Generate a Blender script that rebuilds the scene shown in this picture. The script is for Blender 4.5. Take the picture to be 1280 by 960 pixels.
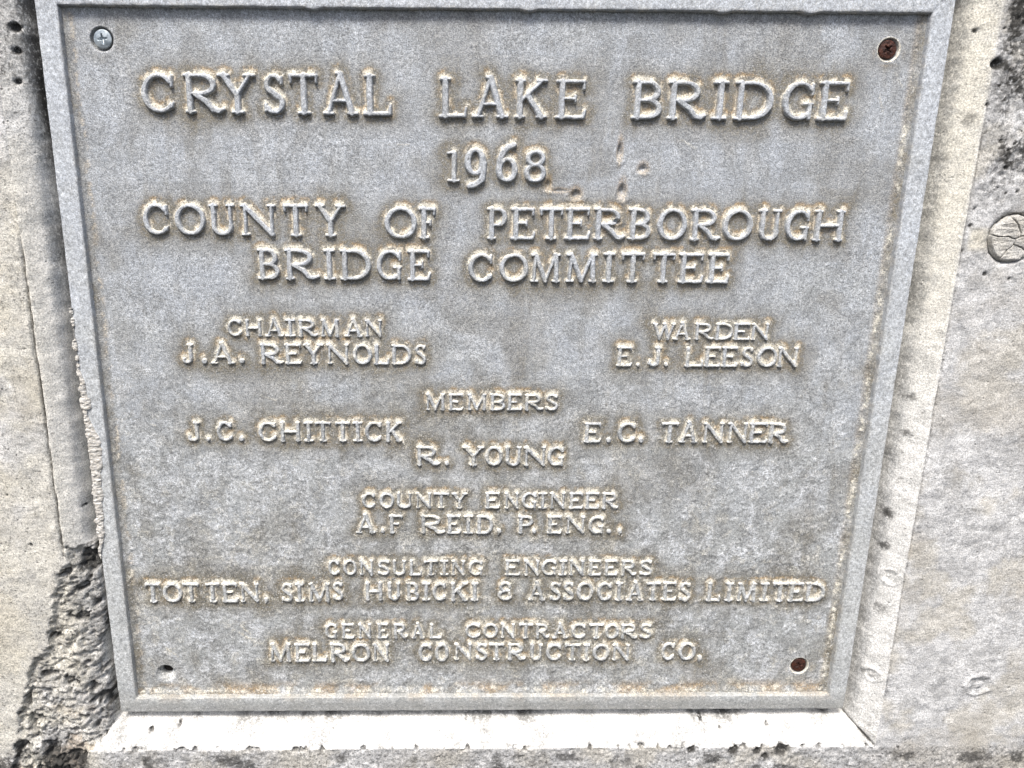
import bpy, math, random
import numpy as np
from mathutils import Vector

# ------------------------------------------------------------------ camera
scene = bpy.context.scene
for o in list(bpy.data.objects):
    bpy.data.objects.remove(o)
COL = scene.collection
cam_data = bpy.data.cameras.new("camera")
cam = bpy.data.objects.new("camera", cam_data)
COL.objects.link(cam)
cam.location = (-0.0389, -0.55102, 0.42462)
cam.rotation_euler = (1.31308, -0.0056, -0.01437)
cam_data.sensor_width = 36.0
cam_data.lens = 961.0 / 1280.0 * 36.0
cam_data.shift_x = 0.0605
cam_data.clip_start = 0.01
cam_data.clip_end = 100
scene.camera = cam
scene.render.resolution_x, scene.render.resolution_y = 1024, 768

# ------------------------------------------------------------------ daylight under a bright overcast sky
SUN_TO = Vector((-0.15, -0.50, 0.85)).normalized()      # direction towards the sun
elev = math.asin(SUN_TO.z)
azim = math.atan2(SUN_TO.x, SUN_TO.y)
world = bpy.data.worlds.new("World")
scene.world = world
world.use_nodes = True
wn, wl = world.node_tree.nodes, world.node_tree.links
bg = wn["Background"]
sky = wn.new("ShaderNodeTexSky")
sky.sky_type = 'NISHITA'
sky.sun_disc = False
sky.sun_elevation = elev
sky.sun_rotation = azim
sky.air_density = 1.0
sky.dust_density = 4.0
sky.ozone_density = 1.0
wl.new(sky.outputs[0], bg.inputs[0])
bg.inputs[1].default_value = 0.085
sd = bpy.data.lights.new("sun", 'SUN')
sd.energy = 2.0
sd.angle = math.radians(17)
sd.color = (1.0, 0.965, 0.91)
sun = bpy.data.objects.new("sun", sd)
COL.objects.link(sun)
sun.rotation_euler = SUN_TO.to_track_quat('Z', 'Y').to_euler()
vs = scene.view_settings
vs.view_transform = 'Standard'
vs.look = 'None'
vs.exposure = 0.92
vs.gamma = 1.0
vs.use_curve_mapping = False

# ------------------------------------------------------------------ numpy helpers
rng = np.random.RandomState(7)
_TAB = rng.rand(512, 512)

def vnoise(x, y, s, seed=0):
    """smooth value noise, s = cells per metre"""
    X = x * s + 37.13 * seed + 1000.0
    Y = y * s + 17.71 * seed + 1000.0
    xi = np.floor(X).astype(int); yi = np.floor(Y).astype(int)
    fx = X - xi; fy = Y - yi
    fx = fx * fx * (3 - 2 * fx); fy = fy * fy * (3 - 2 * fy)
    a = _TAB[xi % 512, yi % 512]; b = _TAB[(xi + 1) % 512, yi % 512]
    c = _TAB[xi % 512, (yi + 1) % 512]; d = _TAB[(xi + 1) % 512, (yi + 1) % 512]
    return (a * (1 - fx) + b * fx) * (1 - fy) + (c * (1 - fx) + d * fx) * fy

def fbm(x, y, s, octv=4, seed=0, gain=0.5):
    t = 0; a = 1.0; n = 0
    for i in range(octv):
        t = t + a * vnoise(x, y, s * 2.03 ** i, seed + i * 3)
        n += a; a *= gain
    return t / n            # 0..1, mean .5

def sstep(a, b, x):
    t = np.clip((x - a) / (b - a), 0, 1)
    return t * t * (3 - 2 * t)

def smin(a, b, k):
    h = np.clip(0.5 + 0.5 * (b - a) / k, 0, 1)
    return b * (1 - h) + a * h - k * h * (1 - h)

def link_mesh(name, verts, faces, mat, parent=None, attr=None, smooth=True, loc=(0, 0, 0)):
    me = bpy.data.meshes.new(name)
    verts = np.asarray(verts, dtype=np.float32)
    faces = np.asarray(faces, dtype=np.int32)
    nv, nf, k = len(verts), len(faces), faces.shape[1]
    me.vertices.add(nv); me.vertices.foreach_set('co', verts.ravel())
    me.loops.add(nf * k); me.loops.foreach_set('vertex_index', faces.ravel())
    me.polygons.add(nf)
    me.polygons.foreach_set('loop_start', np.arange(0, nf * k, k, dtype=np.int32))
    me.polygons.foreach_set('use_smooth', np.full(nf, smooth))
    me.update(calc_edges=True)
    if attr is not None:
        ca = me.color_attributes.new('wear_shade', 'FLOAT_COLOR', 'POINT')
        a4 = np.ones((nv, 4), dtype=np.float32); a4[:, :attr.shape[1]] = attr
        ca.data.foreach_set('color', a4.ravel())
    me.materials.append(mat)
    o = bpy.data.objects.new(name, me)
    COL.objects.link(o)
    o.location = loc
    if parent: o.parent = parent
    return o

def grid_faces(nx, nz, keep=None):
    """quads facing -Y for vertices indexed [ix*nz+iz]"""
    i, j = np.meshgrid(np.arange(nx - 1), np.arange(nz - 1), indexing='ij')
    a = i * nz + j
    f = np.stack([a, a + nz, a + nz + 1, a + 1], -1)
    return f[keep] if keep is not None else f.reshape(-1, 4)

def compact(verts, faces, attr=None):
    used = np.unique(faces)
    m = np.full(len(verts), -1); m[used] = np.arange(len(used))
    return verts[used], m[faces], (attr[used] if attr is not None else None)

def empty(name, label, cat, loc):
    e = bpy.data.objects.new(name, None); COL.objects.link(e)
    e.empty_display_size = 0.05
    e.location = loc
    e['label'] = label; e['category'] = cat
    return e

# ------------------------------------------------------------------ materials
class NT:
    def __init__(s, name):
        s.m = bpy.data.materials.new(name); s.m.use_nodes = True
        s.t = s.m.node_tree; s.n = s.t.nodes; s.l = s.t.links
        s.b = s.n['Principled BSDF']
        s.pos = s.n.new('ShaderNodeNewGeometry').outputs['Position']
    def put(s, sock, v):
        if hasattr(v, 'links') or isinstance(v, bpy.types.NodeSocket): s.l.new(v, sock)
        else: sock.default_value = v
    def scaled(s, v3, off=(0, 0, 0)):
        n = s.n.new('ShaderNodeMapping'); n.inputs['Scale'].default_value = v3
        n.inputs['Location'].default_value = off
        s.l.new(s.pos, n.inputs['Vector']); return n.outputs[0]
    def noise(s, sc, det=3, rough=.55, vec=None, dist=0):
        n = s.n.new('ShaderNodeTexNoise'); n.inputs['Scale'].default_value = sc
        n.inputs['Detail'].default_value = det; n.inputs['Roughness'].default_value = rough
        n.inputs['Distortion'].default_value = dist
        s.l.new(vec or s.pos, n.inputs['Vector']); return n.outputs['Fac']
    def voro(s, sc, feat='F1', vec=None):
        n = s.n.new('ShaderNodeTexVoronoi'); n.feature = feat; n.inputs['Scale'].default_value = sc
        s.l.new(vec or s.pos, n.inputs['Vector']); return n.outputs['Distance']
    def ramp(s, v, a, b, lo=0., hi=1.):
        n = s.n.new('ShaderNodeMapRange'); n.interpolation_type = 'SMOOTHSTEP'
        s.put(n.inputs[0], v)
        for i, q in zip((1, 2, 3, 4), (a, b, lo, hi)): s.put(n.inputs[i], q)
        return n.outputs[0]
    def math(s, op, a, b=0., c=0.):
        n = s.n.new('ShaderNodeMath'); n.operation = op
        s.put(n.inputs[0], a); s.put(n.inputs[1], b); s.put(n.inputs[2], c); return n.outputs[0]
    def mix(s, f, a, b, mode='MIX'):
        n = s.n.new('ShaderNodeMix'); n.data_type = 'RGBA'; n.blend_type = mode
        s.put(n.inputs[0], f); s.put(n.inputs[6], a); s.put(n.inputs[7], b); return n.outputs[2]
    def attr(s):
        n = s.n.new('ShaderNodeVertexColor'); n.layer_name = 'wear_shade'
        q = s.n.new('ShaderNodeSeparateColor'); s.l.new(n.outputs[0], q.inputs[0])
        return q.outputs[0], q.outputs[1], q.outputs[2], n.outputs[1]
    def sepz(s):
        q = s.n.new('ShaderNodeSeparateXYZ'); s.l.new(s.pos, q.inputs[0]); return q.outputs
    def bump(s, h, dist, strength=1.0, prev=None):
        n = s.n.new('ShaderNodeBump'); n.inputs['Distance'].default_value = dist
        n.inputs['Strength'].default_value = strength
        s.l.new(h, n.inputs['Height'])
        if prev: s.l.new(prev, n.inputs['Normal'])
        return n.outputs[0]
    def done(s, col, rough=.6, normal=None, metal=0., spec=.5):
        s.put(s.b.inputs['Base Color'], col); s.put(s.b.inputs['Roughness'], rough)
        s.put(s.b.inputs['Metallic'], metal); s.put(s.b.inputs['Specular IOR Level'], spec)
        if normal: s.l.new(normal, s.b.inputs['Normal'])
        return s.m

def c(*v): return (v[0], v[1], v[2], 1.0)

def mat_plaque(name, lift=1.0, smooth=0.0, bumpy=.6):
    t = NT(name)
    x, y, z = t.sepz()
    pat, och, crud, _a = t.attr()
    big = t.noise(24, 4, .6); mid = t.noise(95, 6, .72); gran = t.noise(430, 4, .7)
    fine = t.noise(1250, 2, .8); fine2 = t.noise(820, 3, .7, t.scaled((1, 1, 1), (3.1, 0, 1.7)))
    low = t.ramp(z, .47, .06)
    w = t.math('MULTIPLY_ADD', low, .40, t.math('MULTIPLY_ADD', big, .8, t.math('MULTIPLY', mid, .5)))
    col = t.mix(t.ramp(w, .55, 1.10), c(.445 * lift, .475 * lift, .515 * lift), c(.425 * lift, .440 * lift, .440 * lift))
    # duller and paler clouds of oxide
    dl = t.ramp(t.noise(44, 5, .68, t.scaled((1.15, 1, .8), (5, 1, 8)), .4), .44, .60)
    col = t.mix(t.math('MULTIPLY', t.math('MULTIPLY', dl, t.ramp(low, 0, 1, .65, 1.0)), .66 - .45 * smooth), col, c(.235, .240, .238))
    bl = t.math('MULTIPLY', t.ramp(t.math('ADD', t.math('MULTIPLY', mid, .5), t.math('MULTIPLY', t.noise(46, 3, .6, t.scaled((1, 1, 1), (2, 7, 3)), .5), .5)), .47, .58), t.ramp(low, 0, 1, .35, 1.0))
    bl = t.math('MULTIPLY', bl, t.ramp(gran, .34, .58, .2, 1.0))
    col = t.mix(t.math('MULTIPLY', bl, .80 - .5 * smooth), col, c(.66, .685, .715))
    pm = t.math('MULTIPLY', pat, t.ramp(gran, .25, .6, .35, 1.0))
    col = t.mix(t.math('MULTIPLY', pm, .88), col, c(.180, .158, .112))
    om = t.math('MULTIPLY', och, t.ramp(fine2, .36, .60, .15, 1.0))
    col = t.mix(om, col, c(.43, .285, .13))
    cm = t.math('MULTIPLY', crud, t.ramp(t.math('ADD', fine2, t.math('MULTIPLY', crud, .22)), .48, .64))
    col = t.mix(t.math('MULTIPLY', cm, .92), col, c(.80, .765, .66))
    gr = t.ramp(fine, .32, .68, .54 + .16 * smooth, 1.46 - .16 * smooth)
    col = t.mix(1.0, col, t.mix(1.0, c(1, 1, 1), gr, 'MULTIPLY'), 'MULTIPLY')
    gr2 = t.ramp(gran, .3, .7, .72, 1.30)
    col = t.mix(1.0, col, t.mix(1.0, c(1, 1, 1), gr2, 'MULTIPLY'), 'MULTIPLY')
    fl = t.math('MULTIPLY', t.ramp(fine2, .60, .65), t.ramp(low, 0, 1, .65, 1.0))
    col = t.mix(t.math('MULTIPLY', fl, .8), col, c(.85, .86, .86))
    dk = t.ramp(t.noise(560, 3, .6, t.scaled((1, 1, 1), (9, 2, 5))), .34, .28)
    col = t.mix(t.math('MULTIPLY', dk, .7), col, c(.07, .068, .06))
    hh = t.math('MULTIPLY_ADD', fine, .6, t.math('MULTIPLY_ADD', gran, .9, t.math('MULTIPLY', cm, .5)))
    nrm = t.bump(hh, .0009, bumpy)
    return t.done(col, t.ramp(fine, .3, .7, .45, .70), nrm, .0, .5)

def mat_concrete(name, kind):
    t = NT(name)
    x, y, z = t.sepz()
    dark, cream, rgh, _a = t.attr()
    big = t.noise(14, 4, .6); mid = t.noise(75, 5, .68); fine = t.noise(950, 2, .75)
    gran = t.noise(380, 4, .7)
    grain = t.noise(60, 5, .7, t.scaled((.35, 1, 2.6)))
    if kind == 'face':
        col = t.mix(t.ramp(mid, .36, .60), c(.53, .53, .525), c(.78, .78, .775))
        mot = t.noise(120, 5, .7, t.scaled((.8, 1, 1.2), (4, 4, 4)), .6)
        col = t.mix(t.math('MULTIPLY', t.ramp(mot, .47, .63), .60), col, c(.36, .365, .375))
        col = t.mix(t.math('MULTIPLY', t.ramp(grain, .60, .38), .10), col, c(.38, .38, .385))
        col = t.mix(t.math('MULTIPLY', t.ramp(t.noise(20, 4, .6, t.scaled((1, 1, 1), (8, 1, 2))), .50, .64), .45), col, c(.60, .55, .44))
        col = t.mix(t.math('MULTIPLY', t.ramp(big, .44, .62), .30), col, c(.46, .46, .46))
        col = t.mix(t.math('MULTIPLY', t.ramp(big, .5, .66), .35), col, c(.50, .45, .36))
    elif kind == 'spall':
        col = t.mix(t.ramp(gran, .36, .62), c(.27, .265, .255), c(.70, .695, .68))
        col = t.mix(t.ramp(mid, .50, .64), col, c(.74, .73, .71))
        col = t.mix(t.math('MULTIPLY', t.ramp(big, .52, .62), .5), col, c(.52, .41, .29))
    else:
        col = t.mix(t.ramp(mid, .34, .62), c(.68, .675, .65), c(.88, .87, .84))
    col = t.mix(t.math('MULTIPLY', cream, t.ramp(mid, .3, .6, .5, 1)), col, c(.76, .71, .57))
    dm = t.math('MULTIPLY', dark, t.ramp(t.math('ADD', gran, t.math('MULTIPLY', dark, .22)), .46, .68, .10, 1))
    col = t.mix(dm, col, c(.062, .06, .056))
    col = t.mix(.85, col, t.mix(1.0, c(1, 1, 1), t.ramp(fine, .28, .72, .55, 1.42), 'MULTIPLY'), 'MULTIPLY')
    # pin holes
    v = t.voro(210)
    ph = t.math('MULTIPLY', t.ramp(v, .20, .12), t.ramp(t.noise(90, 2), .50, .58))
    ph = t.math('MULTIPLY', ph, t.ramp(rgh, 0, 1, .35, 1))
    sp = t.math('MULTIPLY', t.ramp(gran, .57 if kind != 'spall' else .60, .66), t.math('MULTIPLY_ADD', rgh, .95, .06))
    hole = t.math('MAXIMUM', ph, sp)
    col = t.mix(t.math('MULTIPLY', hole, .85), col, c(.075, .072, .068))
    h = t.math('MULTIPLY_ADD', fine, .35, t.math('MULTIPLY_ADD', gran, .8, t.math('MULTIPLY', hole, -1.2)))
    if kind == 'face': h = t.math('MULTIPLY_ADD', grain, .3, t.math('MULTIPLY_ADD', mid, 2.0, h))
    nrm = t.bump(h, .0011 if kind != 'spall' else .002, .6)
    return t.done(col, .88, nrm, 0, .25)

def mat_screw(name, rusty):
    t = NT(name)
    a = t.noise(700, 4, .7); b = t.noise(230, 4, .7)
    if rusty:
        col = t.mix(t.ramp(b, .4, .6), c(.032, .015, .012), c(.090, .030, .018))
        col = t.mix(t.ramp(a, .56, .68), col, c(.17, .075, .05))
        return t.done(col, .55, t.bump(a, .0006, .8), .25, .5)
    col = t.mix(t.ramp(b, .35, .6), c(.26, .31, .35), c(.50, .56, .60))
    return t.done(col, .42, t.bump(a, .0002, .6), .55, .5)

M_PL = mat_plaque('weathered_cast_aluminium')
M_RIM = mat_plaque('brighter_rim_metal', 1.22, .95, .3)
M_LET = mat_plaque('raised_letter_metal', 1.06, .6, .3)
M_FACE = mat_concrete('board_marked_concrete', 'face')
M_BEV = mat_concrete('smooth_splay_concrete', 'bevel')
M_SPALL = mat_concrete('broken_concrete', 'spall')
M_RUST = mat_screw('rusted_steel', True)
M_ZINC = mat_screw('zinc_plated_steel', False)
t = NT('hole_shadow_dirt'); M_HOLE_SHADOW_DIRT = t.done(t.mix(t.noise(300), c(.02, .018, .016), c(.05, .045, .04)), .95, None, 0, .1)  # near-black colour standing in for shade deep in holes
t = NT('flaking_white_sealant')
_s = t.noise(420, 4, .7, t.scaled((.5, 1, 2.2)))
M_SEAL = t.done(t.mix(t.ramp(_s, .38, .6), c(.50, .47, .42), c(.80, .78, .74)), .85, t.bump(_s, .0015, .8), 0, .2)

INSCRIPTION = """C0 -2379 -2159 4680 4929|R0 -2097 -1825 4679 4930|Y0 -1869 -1614 4678 4931|S0 -1565 -1424 4677 4931|T0 -1393 -1199 4676 4932|A0 -1171 -931 4675 4933|L0 -894 -702 4674 4933|L0 -384 -194 4663 4917|A0 -164 81 4662 4914|K0 120 344 4661 4911|E0 404 612 4660 4907|B0 919 1123 4660 4907|R0 1161 1430 4660 4907|I0 1468 1571 4660 4908|D0 1616 1879 4660 4908|G0 1943 2155 4660 4908|E0 2187 2399 4660 4909|10 -331 -248 4243 4447|90 -210 -58 4199 4467|60 7 156 4241 4501|80 201 353 4239 4457|C1 -2446 -2270 3872 4084|O1 -2227 -2014 3871 4084|U1 -1990 -1807 3869 4083|N1 -1771 -1521 3868 4083|T1 -1472 -1301 3866 4083|Y1 -1252 -1038 3865 4083|O1 -766 -541 3853 4070|F1 -525 -400 3853 4068|P1 -50 93 3851 4068|E1 120 294 3851 4068|T1 321 485 3851 4068|E1 501 681 3852 4069|R1 702 930 3852 4069|B1 946 1106 3852 4069|O1 1152 1360 3849 4069|R1 1386 1605 3849 4067|O1 1615 1829 3849 4066|U1 1861 2032 3850 4065|G1 2059 2230 3850 4064|H1 2257 2481 3850 4063|B1 -1672 -1516 3563 3778|R1 -1478 -1236 3562 3777|I1 -1204 -1124 3562 3776|D1 -1087 -869 3561 3775|G1 -828 -650 3561 3773|E1 -607 -442 3560 3772|C1 -175 -3 3549 3750|O1 46 251 3550 3751|M1 263 484 3550 3752|M1 517 746 3551 3753|I1 786 867 3551 3760|T1 915 1081 3550 3759|T1 1138 1299 3550 3759|E1 1328 1510 3549 3758|E1 1534 1697 3548 3758|C2 -1915 -1814 3150 3273|H2 -1789 -1666 3150 3273|A2 -1645 -1511 3150 3274|I2 -1500 -1424 3150 3274|R2 -1403 -1262 3149 3275|M2 -1244 -1106 3149 3275|A2 -1070 -939 3149 3274|N2 -921 -794 3149 3274|J2 -2256 -2158 2946 3093|.2 -2122 -2075 2946 3093|A2 -2053 -1878 2945 3093|.2 -1849 -1802 2945 3093|R2 -1689 -1518 2944 3093|E2 -1510 -1383 2944 3093|Y2 -1375 -1226 2944 3095|N2 -1204 -1039 2944 3094|O2 -1014 -875 2943 3092|L2 -860 -747 2943 3091|D2 -732 -585 2943 3090|S2 -560 -479 2942 3089|W2 1165 1348 3133 3255|A2 1325 1457 3133 3255|R2 1486 1630 3133 3255|D2 1635 1767 3133 3255|E2 1773 1894 3133 3255|N2 1900 2032 3133 3255|E2 925 1040 2932 3078|.2 1069 1100 2932 3078|J2 1156 1272 2932 3079|.2 1275 1309 2932 3079|L2 1428 1567 2931 3079|E2 1573 1695 2931 3079|E2 1701 1823 2931 3079|S2 1846 1933 2930 3079|O2 1962 2113 2930 3079|N2 2113 2270 2930 3079|M2 -484 -338 2592 2718|E2 -311 -200 2592 2717|M2 -174 -28 2593 2717|B2 -1 110 2593 2717|E2 128 239 2593 2717|R2 257 399 2593 2716|S2 412 505 2593 2716|R2 -552 -372 2154 2306|.2 -340 -306 2153 2306|Y2 -205 -38 2152 2305|O2 -33 102 2152 2305|U2 116 247 2151 2304|N2 261 433 2150 2303|G2 442 569 2150 2303|J2 -2266 -2154 2347 2498|.2 -2131 -2099 2347 2498|C2 -2046 -1931 2347 2499|.2 -1889 -1844 2346 2499|C2 -1735 -1601 2346 2499|H2 -1578 -1420 2346 2499|I2 -1398 -1326 2346 2499|T2 -1313 -1195 2346 2499|T2 -1162 -1050 2346 2499|I2 -1030 -958 2346 2500|C2 -938 -813 2345 2500|K2 -787 -662 2345 2500|E2 713 845 2340 2494|.2 881 921 2340 2494|C2 969 1102 2339 2494|.2 1125 1168 2339 2494|T2 1298 1424 2339 2495|A2 1435 1577 2338 2495|N2 1613 1778 2338 2495|N2 1800 1958 2337 2495|E2 1965 2112 2337 2495|R2 2112 2272 2336 2495|C2 -974 -874 1805 1929|O2 -840 -727 1804 1929|U2 -710 -588 1804 1928|N2 -562 -437 1803 1928|T2 -423 -306 1803 1928|Y2 -285 -163 1803 1928|A2 -1027 -874 1593 1745|.2 -835 -800 1593 1744|F2 -769 -655 1592 1744|R2 -524 -336 1591 1743|E2 -318 -209 1590 1742|I2 -191 -117 1590 1742|D2 -90 41 1589 1741|E2 -24 91 1803 1931|N2 123 238 1802 1930|G2 257 372 1801 1930|I2 385 454 1801 1930|N2 473 597 1800 1930|E2 625 735 1800 1929|E2 749 860 1799 1929|R2 878 1008 1798 1929|,2 68 107 1594 1741|P2 235 351 1592 1739|.2 344 381 1592 1738|E2 462 578 1591 1736|N2 606 760 1590 1734|G2 783 904 1589 1732|.2 927 965 1588 1731|,2 1014 1051 1587 1730|C2 -1254 -1165 1233 1360|O2 -1136 -1030 1232 1360|N2 -1009 -894 1232 1360|S2 -864 -769 1232 1360|U2 -752 -639 1231 1359|L2 -615 -515 1231 1359|T2 -497 -390 1231 1359|I2 -372 -307 1231 1359|N2 -283 -171 1230 1358|G2 -147 -34 1230 1358|E2 144 263 1229 1360|N2 293 418 1229 1359|G2 430 549 1229 1359|I2 567 632 1228 1358|N2 650 775 1228 1358|E2 805 907 1228 1357|E2 931 1038 1228 1357|R2 1062 1188 1227 1356|S2 1211 1307 1227 1356|T2 -2708 -2589 996 1161|O2 -2571 -2417 996 1161|T2 -2411 -2281 997 1160|T2 -2233 -2121 997 1160|E2 -2103 -1972 997 1160|N2 -1960 -1806 997 1159|,2 -1776 -1738 998 1159|S2 -1633 -1544 998 1159|I2 -1526 -1455 998 1158|M2 -1419 -1245 998 1158|S2 -1226 -1143 1010 1167|H2 -970 -826 1009 1165|U2 -796 -683 1008 1165|B2 -641 -539 1007 1164|I2 -516 -450 1007 1163|C2 -432 -324 1006 1163|K2 -288 -150 1005 1162|I2 -126 -66 1005 1162|&2 89 197 1008 1167|A2 330 468 1007 1166|S2 504 594 1006 1165|S2 612 696 1006 1165|O2 720 853 1005 1164|C2 883 998 1005 1163|I2 1028 1088 1004 1163|A2 1118 1257 1004 1162|T2 1275 1390 1003 1161|E2 1408 1523 1003 1161|S2 1544 1633 997 1159|L2 1766 1877 996 1158|I2 1911 1977 995 1157|M2 2005 2166 994 1156|I2 2194 2266 994 1156|T2 2294 2417 993 1155|E2 2428 2550 992 1155|D2 2562 2718 992 1154|G2 -1299 -1201 667 795|E2 -1166 -1062 666 795|N2 -1033 -922 666 795|E2 -876 -789 665 795|R2 -748 -638 665 795|A2 -603 -498 664 795|L2 -458 -353 664 795|M2 -1756 -1581 454 616|E2 -1552 -1424 453 615|L2 -1412 -1289 453 614|R2 -1266 -1108 453 614|O2 -1090 -938 452 613|N2 -921 -780 452 612|C2 -546 -440 451 611|O2 -413 -299 450 611|N2 -256 -106 463 612|S2 -78 15 462 611|T2 30 151 461 610|R2 180 330 461 609|U2 359 467 460 608|C2 495 617 459 607|T2 646 775 459 606|I2 797 854 458 606|O2 876 1013 458 605|N2 1034 1185 457 604|C2 -166 -45 668 796|O2 -24 97 667 795|N2 118 239 666 794|T2 267 381 665 793|R2 402 516 665 793|A2 537 666 664 792|C2 694 808 663 791|T2 837 958 662 790|O2 965 1079 661 789|R2 1093 1236 660 789|S2 1250 1343 660 788|C2 1438 1551 458 615|O2 1580 1724 456 614|,2 1742 1783 456 614|"""

# ------------------------------------------------------------------ raised letters
def glyph(ch, A, k):
    """strokes (x1,y1,x2,y2,r1,r2) in cap-height units, box 0..A by 0..1"""
    T, N, S = {0: (.078, .049, .041), 1: (.079, .051, .042), 2: (.086, .054, .046)}[k]
    out = []
    def seg(x1, y1, x2, y2, r1=T, r2=None): out.append((x1, y1, x2, y2, r1, r1 if r2 is None else r2))
    def serif(x, y, l, r): seg(x - l, y, x + r, y, S)
    def arc(cx, cy, rx, ry, a0, a1, rt=T, rn=N, n=16):
        p = None
        for i in range(n + 1):
            a = math.radians(a0 + (a1 - a0) * i / n)
            q = (cx + rx * math.cos(a), cy + ry * math.sin(a)); r = rn + (rt - rn) * abs(math.cos(a)) ** 1.3
            if p: seg(p[0], p[1], q[0], q[1], p[2], r)
            p = (q[0], q[1], r)
    bk = 0 if k < 2 else .07            # shorter beaks on the small lines
    sv = .10 if k < 2 else .065          # serif overhang
    lo, hi = S, 1 - S
    L, R = T + sv * .8, A - T - sv * .8
    if ch == 'I':
        x = A / 2; seg(x, lo, x, hi); w = A / 2 - S; serif(x, lo, w, w); serif(x, hi, w, w)
    elif ch == '1':
        x = A * .58; seg(x, lo, x, 1 - T); serif(x, lo, A * .45, A * .36); seg(S, .93, x, .95, S)
    elif ch == 'T':
        x = A / 2; seg(x, lo, x, hi); serif(x, lo, .13, .13); seg(S, hi, A - S, hi, N)
        seg(S, hi, S + .01, .80 + bk, S, S * .8); seg(A - S, hi, A - S - .01, .80 + bk, S, S * .8)
    elif ch == 'L':
        seg(L, lo, L, hi); serif(L, hi, sv, sv); seg(S, lo, A - S - .03, lo, N); seg(A - S - .03, lo, A - S, .26, N, S * .8)
    elif ch in 'EF':
        seg(L, lo, L, hi); xr = A - S - (.03 if ch == 'E' else 0)
        seg(S, hi, A - S - .05, hi, N); seg(A - S - .05, hi, A - S - .05, .78 + bk, S, S * .8)
        seg(L, .52, A * .60, .52, N * .8); seg(A * .62, .60 - bk, A * .62, .44 + bk, S * .8)
        if ch == 'E': seg(S, lo, xr - .02, lo, N); seg(xr - .02, lo, A - S, .23 - bk, N, S * .8)
        else: serif(L, lo, sv, sv + .03)
    elif ch == 'H':
        for x in (L, R): seg(x, lo, x, hi); serif(x, lo, sv, sv); serif(x, hi, sv, sv)
        seg(L, .5, R, .5, N)
    elif ch == 'N':
        seg(L, lo, L, hi, N); serif(L, lo, sv, sv); seg(S, hi, L, hi, S)
        seg(R, lo, R, hi, N); serif(R, hi, sv, sv); seg(L, hi, R, lo + .01, T)
    elif ch == 'M':
        x0, x1 = L + .01, R - .01
        seg(x0 - .02, lo, x0 + .03, hi, N); serif(x0, lo, sv, sv); seg(S + .03, hi, x0 + .05, hi, S)
        seg(x1 + .02, lo, x1 - .02, hi, T); serif(x1, lo, sv, sv); seg(x1 - .02, hi, A - S - .02, hi, S)
        seg(x0 + .03, hi, A * .5, .06, T); seg(x1 - .03, hi, A * .5, .06, N)
    elif ch == 'W':
        q = [(.13, hi), (.34, .05), (.54, hi), (.68, .05), (.88, hi)]
        for i in range(4): seg(q[i][0] * A, q[i][1], q[i + 1][0] * A, q[i + 1][1], T if i % 2 == 0 else N)
        serif(.14 * A, hi, .10, .12); serif(.52 * A, hi, .08, .08); serif(.88 * A, hi, .10, .07)
    elif ch == 'A':
        seg(A * .50, 1.02, A * .82, lo, T); seg(A * .48, .96, A * .17, lo, N)
        seg(A * .30, .35, A * .70, .35, N * .9); serif(A * .17, lo, A * .17 - S, .10); serif(A * .83, lo, .10, A * .17 - S)
        seg(A * .42, 1.02, A * .5, 1.0, S)
    elif ch == 'Y':
        seg(A * .5, lo, A * .5, .45); serif(A * .5, lo, .13, .13)
        seg(A * .5, .46, A * .17, hi, T); seg(A * .5, .46, A * .84, hi, N)
        serif(A * .17, hi, A * .17 - S, .12); serif(A * .83, hi, .12, A * .17 - S)
    elif ch == 'K':
        seg(L, lo, L, hi); serif(L, lo, sv, sv); serif(L, hi, sv, sv)
        seg(L, .42, A * .82, hi, N); serif(A * .82, hi, .10, A * .18 - S)
        seg(A * .42, .56, A * .82, lo, T); serif(A * .84, lo, .12, A * .16 - S)
    elif ch in 'PRB':
        seg(L, lo, L, hi); seg(S, hi, L, hi, S)
        if ch != 'B': serif(L, lo, sv, sv)
        else: seg(S, lo, L, lo, S)
        bw = A - T if ch == 'P' else (A * .74 if ch == 'R' else A - T - .05)
        yb = .46 if ch == 'P' else .50
        cx = L + (bw - L) * .45; ry = (1 - N - yb) / 2; cy = yb + ry
        seg(L, 1 - N, cx, 1 - N, N); seg(L, yb, cx, yb, N * .9)
        arc(cx, cy, bw - cx, ry, -90, 90)
        if ch == 'R':
            q = [(L + .16, .48), (A * .55, .30), (A * .70, .10), (A * .84, N * 1.05), (A - S, .11)]
            rr = [T, T, T * .95, T * .8, S]
            for i in range(4): seg(q[i][0], q[i][1], q[i + 1][0], q[i + 1][1], rr[i], rr[i + 1])
        if ch == 'B':
            cx2 = L + (A - T - L) * .42; ry2 = (yb - N) / 2
            seg(L, N, cx2, N, N); arc(cx2, N + ry2, A - T - cx2, ry2, -90, 90)
    elif ch == 'D':
        seg(L, lo, L, hi); seg(S, hi, L, hi, S); seg(S, lo, L, lo, S)
        cx = L + (A - T - L) * .38; seg(L, 1 - N, cx, 1 - N, N); seg(L, N, cx, N, N)
        arc(cx, .5, A - T - cx, .5 - N, -90, 90)
    elif ch == 'O':
        arc(A / 2, .5, A / 2 - T, .5 - N, 0, 360, n=28)
    elif ch in 'CG':
        arc(A * .54, .5, A * .54 - T, .5 - N, 42, 318, n=26)
        seg(A - S - .02, .93, A - S - .02, .68 + bk * 1.5, S)
        if ch == 'G':
            seg(A - T - .03, .06, A - T - .03, .42, T * .8); serif(A - T - .03, .43, .14, T + .03 - S)
        else: seg(A * .9, .16, A - S, .26, N, S * .8)
    elif ch == 'S':
        cx = A / 2; rx = A / 2 - T * .9
        arc(cx, .74, rx * .88, .26 - N, 30, 250, T * .85, N, 14)
        arc(cx, .27, rx, .27 - N, -150, 75, T * .9, N, 14)
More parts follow.
